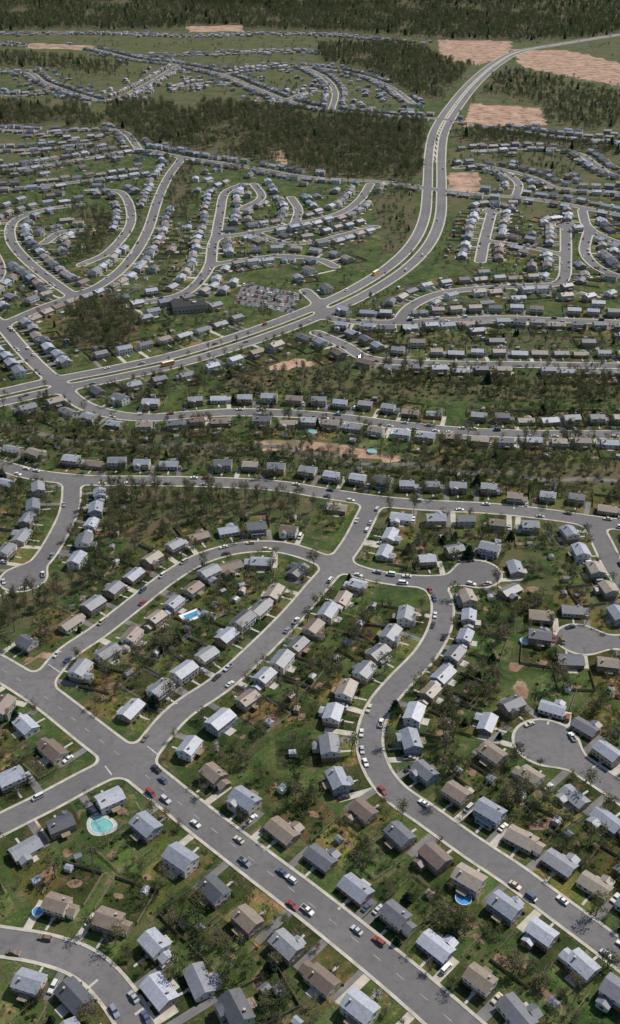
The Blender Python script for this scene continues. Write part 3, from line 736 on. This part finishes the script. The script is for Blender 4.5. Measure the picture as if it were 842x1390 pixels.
for (x,y,n,rz) in houses:
    if y>1050: continue
    t=Vector((-n.y,n.x)); P=Vector((x,y))
    co,i,d=kd.find((x,y,0)); hwn=samples[i][2]; dn=max(8,(samples[i][0]-P).dot(n)); dn=min(dn,26)
    dep=20; w=7.4
    l=freelevel(P-n*3,46,lots,26)
    if l is not None:
        z=.006+l*.0016
        for k_ in (-1,1):
            pts=[P+t*-w+n*(-3 if k_<0 else dn-hwn), P+t*w+n*(-3 if k_<0 else dn-hwn), P+t*w+n*(-dep if k_<0 else -3), P+t*-w+n*(-dep if k_<0 else -3)]
            if k_<0: pts=[P+t*-w+n*(-3),P+t*w+n*(-3),P+t*w+n*(-dep),P+t*-w+n*(-dep)]
            else: pts=[P+t*-w+n*(dn-hwn),P+t*w+n*(dn-hwn),P+t*w+n*(-3),P+t*-w+n*(-3)]
            lv.append([(p.x,p.y,z) for p in pts]); b=U(.55,1.3); y_=U(-.1,.28) if random.random()<.68 else U(.3,.9); tint+= [(b*(1+y_*.95),b*(1+y_*.22),b*(1+.2*y_),1)]*4
    sd=random.choice((-1,1)); off=sd*6.3
    q=[P+t*(off-1.35)+n*-2,P+t*(off+1.35)+n*-2,P+t*(off+1.35)+n*(dn-hwn+2.5),P+t*(off-1.35)+n*(dn-hwn+2.5)]
    if not hnear(*(P+t*(off+sd*2.5)),4.6) :
        l=freelevel(P+t*off+n*5,22,dlev,6)
        if l is not None:
            dv.face([(p.x,p.y,.0515+l*.0016) for p in q],random.choice((M_drive,M_drive,M_walk)))
            if random.random()<.42:
                p=P+t*off+n*U(0,3); addcar(p.x,p.y,math.atan2(n.y,n.x)+random.choice((0,math.pi)),.06)
    for di_ in (13,10,7):
        c1=P-n*(4+di_)+t*7;c2=P-n*(4+di_)-t*7; c3=P-n*(4+di_)
        if min(rclear(*c1),rclear(*c2))>2.2 and not hnear(c3.x,c3.y,6.8) and not hnear(c1.x,c1.y,5) and not hnear(c2.x,c2.y,5):
            if random.random()<.62: 
                p=P-n*3.8; place('yard_fence',FV[(random.choice((13.6,15)),di_,random.choice((0,1,1,2)))],p.x+U(-.3,.3),p.y+U(-.3,.3),0,rz)
            if di_>=10 and random.random()<.42:
                p=c3+t*U(-5,5)+n*U(1.5,3.5); place('garden_shed',SH,p.x,p.y,0,rz+random.choice((0,1.57,3.14)),U(.8,1.05))
            for _ in range(2):
                if random.random()<.42:
                    p=c3+t*U(-5,5)+n*U(2,7); irreg(p.x,p.y,t,n,U(1.2,3),U(.9,2))
            break
lv=np.array(lv,dtype=np.float32).reshape(-1,3); nq=len(lv)//4
me=npmesh('lawn',lv,np.arange(len(lv)),np.full(nq,4),M_lawn)
at=me.color_attributes.new('tint','FLOAT_COLOR','POINT'); at.data.foreach_set('color',np.array(tint,np.float32).ravel())
place('lawn',me,0,0); place('driveways',dv.mesh('driveways'),0,0)
place('garden_beds',soil.mesh('garden_beds'),0,0)
# pools
def blob(rx,ry,k_,n=28): return [(rx*math.cos(t)*(1+k_*math.sin(t)),ry*math.sin(t)) for t in [2*math.pi*i/n for i in range(n)]]
def pool(u,v,rx,ry,kind,rz):
    mb=MB(); x,y=g(u,v)
    if kind=='kidney':
        o=blob(rx+1.3,ry+1.2,.25); i_=blob(rx,ry,.25); 
        mb.face([(a,b,.14) for a,b in o],M_conc); [mb.face([(*o[j],-.05),(*o[(j+1)%28],-.05),(*o[(j+1)%28],.14),(*o[j],.14)],M_conc) for j in range(28)]
        mb.face([(a,b,.16) for a,b in i_],M_pool)
        for j in range(28): mb.tube((*i_[j],.17),(*i_[(j+1)%28],.17),.12,.12,4,M_trim)
    elif kind=='rect':
        mb.box(-rx-1.5,rx+1.5,-ry-1.5,ry+1.5,-.05,.14,M_trim); mb.face([(-rx,-ry,.16),(rx,-ry,.16),(rx,ry,.16),(-rx,ry,.16)],M_blue)
        for y_ in (-ry,ry): mb.box(-rx,rx,y_-.12,y_+.12,.1,.24,M_conc)
    else:
        o=blob(rx,ry,0); [mb.face([(*o[j],-.05),(*o[(j+1)%28],-.05),(*o[(j+1)%28],1.1),(*o[j],1.1)],M_trim) for j in range(28)]
        mb.face([(a*.97,b*.97,.95) for a,b in o],M_blue if kind=='blue' else M_pool)
        for j in range(28): mb.tube((*o[j],1.1),(*o[(j+1)%28],1.1),.1,.1,4,M_trim)
    place('swimming_pool',mb.mesh('swimming_pool'),x,y,0.05,rz)
pools=[(137,1121,4.4,3.4,'kidney',-.5),(260,836,3.2,1.8,'rect',.6),(629,1222,2.6,2.6,'blue',0),(423,588,3,3,'round',0),(505,614,2.6,2.6,'round',0),(712,872,2,2,'round',0),(52,1240,1.7,1.7,'blue',0)]
for p in pools: pool(*p)
poolw=[g(p[0],p[1]) for p in pools]
# ------------------------------------------------------------------ vegetation prototypes
def leafy(seed,Ht,Rc,ncl,nl,sz,mats):
    random.seed(seed); mb=MB(); z0=Ht*.28; r=.022*Ht
    top=Vector((U(-.3,.3),U(-.3,.3),Ht*.85)); mid=Vector((U(-.2,.2),U(-.2,.2),z0))
    mb.tube((0,0,-.3),mid,r*1.3,r,6,M_bark); mb.tube(mid,top,r,r*.25,5,M_bark)
    cs=[]
    for i in range(ncl):
        a=U(0,6.28); zz=U(.0,1); rr=Rc*math.sqrt(max(.05,1-(zz*1.7-.75)**2*.8))*U(.35,1.0)
        c=Vector((rr*math.cos(a),rr*math.sin(a),z0+(Ht-z0)*zz)); cs.append(c)
        s=mid.lerp(top,max(0,zz-.25)*.9); mb.tube(s,c,r*.4,r*.08,3,M_bark)
    for c in cs:
        cl=Rc*U(.22,.42); m=random.choice(mats); 
        for _ in range(int(nl*U(.6,1.3))):
            d=Vector((random.gauss(0,1),random.gauss(0,1),random.gauss(0,.75)))*cl*.6
            mb.leaf(c+d,sz*U(.6,1.2),m if random.random()<.8 else mats[0])
    return mb.mesh('leafy_tree')
def bare(seed,Ht,spread,budn):
    random.seed(seed); mb=MB()
    def br(p,d,L,r,lv_):
        q=p+d*L; mb.tube(p,q,r,r*.6,5 if lv_==0 else 3,M_bark)
        if lv_>=3:
            for _ in range(budn): mb.leaf(q+Vector((random.gauss(0,.5),random.gauss(0,.5),random.gauss(0,.5))),U(.14,.3),M_bud)
            return
        n=[5,4,3][lv_]
        for i in range(n):
            f=U(.45,1.0) if lv_==0 else U(.4,1.0)
            a=U(0,6.28); sp=spread*(1 if lv_ else .8); nd=(d+Vector((math.cos(a),math.sin(a),0))*sp*U(.6,1.2)+Vector((0,0,.15))).normalized()
            br(p+d*L*f,nd,L*U(.45,.62),max(r*.5,.035),lv_+1)
        if lv_<2: br(q,(d+Vector((U(-.2,.2),U(-.2,.2),.1))).normalized(),L*.6,r*.6,lv_+1)
    br(Vector((0,0,-.3)),Vector((U(-.06,.06),U(-.06,.06),1)).normalized(),Ht*.5,.02*Ht,0)
    return mb.mesh('bare_tree')
def pine(seed,Ht,Rc):
    random.seed(seed); mb=MB(); mb.tube((0,0,-.3),(0,0,Ht*.97),.018*Ht,.03,5,M_bark)
    z=Ht*.18
    while z<Ht*.98:
        f=1-(z-Ht*.18)/(Ht*.82); n=7
        for i in range(n):
            a=i*6.28/n+U(-.4,.4); L=Rc*(f**.8)*U(.75,1.15)+.2; d=Vector((math.cos(a),math.sin(a),-.25)); p=Vector((0,0,z))
            mb.tube(p,p+d*L,.05,.02,3,M_bark)
            for s_ in (0.35,.7,1.0):
                for _ in range(2): mb.leaf(p+d*L*s_+Vector((U(-.3,.3),U(-.3,.3),U(-.2,.2))),L*.22+.2,M_need)
        z+=Ht*.055
    return mb.mesh('pine_tree')
def shrub(seed,r,m):
    random.seed(seed); mb=MB()
    for _ in range(5): mb.tube((0,0,-.1),(U(-r,r)*.6,U(-r,r)*.6,r*U(.6,1.2)),.04,.015,3,M_bark)
    for _ in range(110):
        d=Vector((random.gauss(0,1),random.gauss(0,1),random.gauss(0,1))).normalized()*r*U(.5,1.05); d.z=abs(d.z)*.9+.05; mb.leaf(d,r*U(.14,.26),m)
    return mb.mesh('shrub')
bares=[bare(11,15,.75,6),bare(12,13,.9,7),bare(13,16,.65,8)]
leafs=[leafy(21,13,3.9,24,22,.36,[M_leafL,M_leafD]),leafy(22,11,4.4,22,22,.36,[M_leafD,M_leafL,M_leafD]),leafy(23,13,4.0,24,20,.36,[M_leafL,M_leafD,M_leafD])]
pines=[pine(31,15,3.0),pine(32,12,2.8)]
smalls=[leafy(41,5.5,1.9,16,20,.18,[M_leafL,M_leafD]),leafy(42,4.5,1.8,14,20,.18,[M_leafD,M_leafL]),leafy(43,6.5,2.3,20,20,.2,[M_leafL,M_leafD]),leafy(44,4.5,1.8,14,20,.18,[M_bloss,M_leafL,M_bloss]),pine(45,5.0,1.5),bare(46,8,.9,3),bare(47,7,1.0,4),bare(48,9,.8,4),bare(49,6,1.1,3)]
shrubs=[shrub(51,1.0,M_shr),shrub(52,.8,M_leafD),shrub(53,1.2,M_shr),shrub(54,.7,M_leafL)]
random.seed(99)
def coll(name,meshes):
    c=bpy.data.collections.new(name)
    for i,m in enumerate(meshes): c.objects.link(bpy.data.objects.new('%s_%02d'%(name,i),m))
    return c
C_tree=coll('tree_kinds',bares+leafs+pines); C_shr=coll('shrub_kinds',shrubs+smalls[:2]+smalls[5:7])
def scatter(name,pts,ids,scl,cl):
    n=len(pts); me=bpy.data.meshes.new(name); me.vertices.add(n); me.vertices.foreach_set('co',np.asarray(pts,np.float32).ravel())
    for nm_,ar in (('pid',np.asarray(ids)+.01),('psc',scl),('prot',rng.uniform(0,6.28,n))):
        a=me.attributes.new(nm_,'FLOAT','POINT'); a.data.foreach_set('value',np.asarray(ar,np.float32))
    me.update(); o=bpy.data.objects.new(name,me); sc.collection.objects.link(o)
    ng=bpy.data.node_groups.new(name,'GeometryNodeTree')
    ng.interface.new_socket('Geometry',in_out='INPUT',socket_type='NodeSocketGeometry'); ng.interface.new_socket('Geometry',in_out='OUTPUT',socket_type='NodeSocketGeometry')
    nn=ng.nodes.new; gi=nn('NodeGroupInput'); go=nn('NodeGroupOutput'); ip=nn('GeometryNodeInstanceOnPoints'); ci=nn('GeometryNodeCollectionInfo')
    ci.inputs['Collection'].default_value=cl; ci.inputs['Separate Children'].default_value=True; ci.inputs['Reset Children'].default_value=True
    def na(a):
        x=nn('GeometryNodeInputNamedAttribute'); x.data_type='FLOAT'; x.inputs['Name'].default_value=a
        return next(q for q in x.outputs if q.type=='VALUE')
    L=ng.links.new; L(gi.outputs[0],ip.inputs['Points']); L(ci.outputs[0],ip.inputs['Instance']); ip.inputs['Pick Instance'].default_value=True
    L(na('pid'),ip.inputs['Instance Index']); L(na('psc'),ip.inputs['Scale'])
    cx=nn('ShaderNodeCombineXYZ'); L(na('prot'),cx.inputs[2]); L(cx.outputs[0],ip.inputs['Rotation'])
    L(ip.outputs[0],go.inputs[0]); md=o.modifiers.new('scatter','NODES'); md.node_group=ng; return o
tot=0
for (poly,sp,wt,sz),P in zip(woods,Wp):
    x0,y0=P.min(0); x1,y1=P.max(0)
    xs=np.arange(x0-sp,x1+sp,sp); ys=np.arange(y0-sp,y1+sp,sp)
    XX,YY=np.meshgrid(xs,ys); XX=XX+rng.uniform(-.5,.5,XX.shape)*sp*1.1; YY=YY+rng.uniform(-.5,.5,YY.shape)*sp*1.1
    jx=np.sin(YY/17.)*6+np.sin(YY/41.)*9; jy=np.sin(XX/19.)*6+np.sin(XX/47.)*9
    m=inpoly(XX+jx*.5,YY+jy,P) if y0>900 else inpoly(XX,YY,P)
    for Q in Dp: m&=~inpoly(XX,YY,Q)
    XX=XX[m]; YY=YY[m]
    keep=[]
    for i,(x,y) in enumerate(zip(XX,YY)):
        if y<3900 and rclear(x,y,14)<3.5: continue
        if y<3200 and hnear(x,y,6.0): continue
        if noise.noise((x*.02,y*.02,3.3))<-.28: continue
        if ck.find((x,y,0))[2]<4: continue
        keep.append(i)
    XX=XX[keep];YY=YY[keep]; n=len(XX)
    if not n: continue
    w=np.array(wt)/sum(wt); ids=rng.choice(8,n,p=w); scl=sz*rng.uniform(.65,1.25,n)
    scatter('woodland',np.stack([XX,YY,hill(XX,YY)],-1),ids,scl,C_tree); tot+=n
# loose trees through the suburbs
pts=[];ids=[];scl=[]
for _ in range(22000):
    u=U(-120,960); v=U(46,680); x,y=g(u,v)
    dn=noise.noise((x*.012,y*.012,7.7))
    if random.random()>.30+dn*.9: continue
    if rclear(x,y,10)<2.6 or hnear(x,y,5.8) or inany(x,y,Dp): continue
    pts.append((x,y,0)); ids.append(int(rng.choice(8,p=[.14,.14,.13,.21,.21,.15,.01,.01]))); scl.append(U(.22,.52)*(1+.4*(y>1200)))
scatter('suburban_trees',pts,ids,scl,C_tree)
# yard trees (individual) and shrubs near the camera
nt=0; pts=[];ids=[];scl=[]
def pc(x,y,r=6): return all((x-a)**2+(y-b)**2>r*r for a,b in poolw)
for (x,y,n,rz) in houses:
    if y>640: continue
    P=Vector((x,y)); t=Vector((-n.y,n.x))
    for _ in range(random.choice((4,5,6,7,8))):
        p=P+t*U(-8,8)-n*random.choice((U(6,20),U(6,16),-U(5,9)))
        if rclear(p.x,p.y,12)<1.8 or hnear(p.x,p.y,5.4) or not pc(p.x,p.y): continue
        me=smalls[int(rng.choice(9,p=[.20,.20,.14,.03,.04,.11,.10,.09,.09]))]; nmn='blossom_tree' if me==smalls[3] else 'conifer_tree' if me==smalls[4] else 'yard_tree'
        place(nmn,me,p.x,p.y,0,U(0,6.28),U(.5,1.15) if random.random()<.85 else U(1.2,1.6)); nt+=1
    for _ in range(7):
        p=P+n*(3.9+U(-.2,.4))+t*U(-5,5); pts.append((p.x,p.y,0)); ids.append(random.randrange(4)); scl.append(U(.35,.75))
    for _ in range(10):
        p=P+t*U(-8,8)-n*U(4.5,19)
        if rclear(p.x,p.y,12)<1.6 or hnear(p.x,p.y,4.8) or not pc(p.x,p.y,5): continue
        pts.append((p.x,p.y,0)); ids.append(random.randrange(7)); scl.append(U(.3,.8))
# scrub along the creek and on the bank
for _ in range(1500):
    if random.random()<.5: u=U(-40,900); v=U(575,660)
    else: u=U(300,900); v=U(500,546)
    x,y=g(u,v)
    if not (inany(x,y,Wp) or inany(x,y,Op)) or inany(x,y,Dp) or rclear(x,y,12)<2 or hnear(x,y,5.5): continue
    pts.append((x,y,0)); ids.append(random.randrange(7)); scl.append(U(.5,1.3))
scatter('garden_shrubs',pts,ids,scl,C_shr)
# ------------------------------------------------------------------ light, sky, camera
AZ=math.radians(54); EL=math.radians(49)
w=bpy.data.worlds.new('World'); sc.world=w; w.use_nodes=True; nt_=w.node_tree; bg=nt_.nodes['Background']
sk=nt_.nodes.new('ShaderNodeTexSky'); sk.sky_type='NISHITA'; sk.sun_disc=False; sk.sun_elevation=EL; sk.sun_rotation=AZ
nt_.links.new(sk.outputs[0],bg.inputs[0]); bg.inputs[1].default_value=.115
ld=bpy.data.lights.new('sun','SUN'); ld.energy=4.7; ld.angle=math.radians(.6); ld.color=(1,.94,.85)
lo=bpy.data.objects.new('sun',ld); sc.collection.objects.link(lo)
lo.rotation_euler=Vector((math.sin(AZ)*math.cos(EL),math.cos(AZ)*math.cos(EL),math.sin(EL))).to_track_quat('Z','Y').to_euler(); lo.location=(0,0,500)
cd=bpy.data.cameras.new('camera'); cam=bpy.data.objects.new('camera',cd); sc.collection.objects.link(cam); sc.camera=cam
cam.location=(0,0,H); cam.rotation_euler=(math.pi/2-PITCH,0,0); cd.sensor_fit='VERTICAL'; cd.sensor_height=36; cd.lens=36*FP/1390; cd.clip_end=60000; cd.clip_start=1
sc.view_settings.view_transform='Standard'; sc.view_settings.look='None'; sc.view_settings.exposure=0; sc.view_settings.gamma=1
print('done',time.time()-T0,len(houses),tot,nt,ncar)
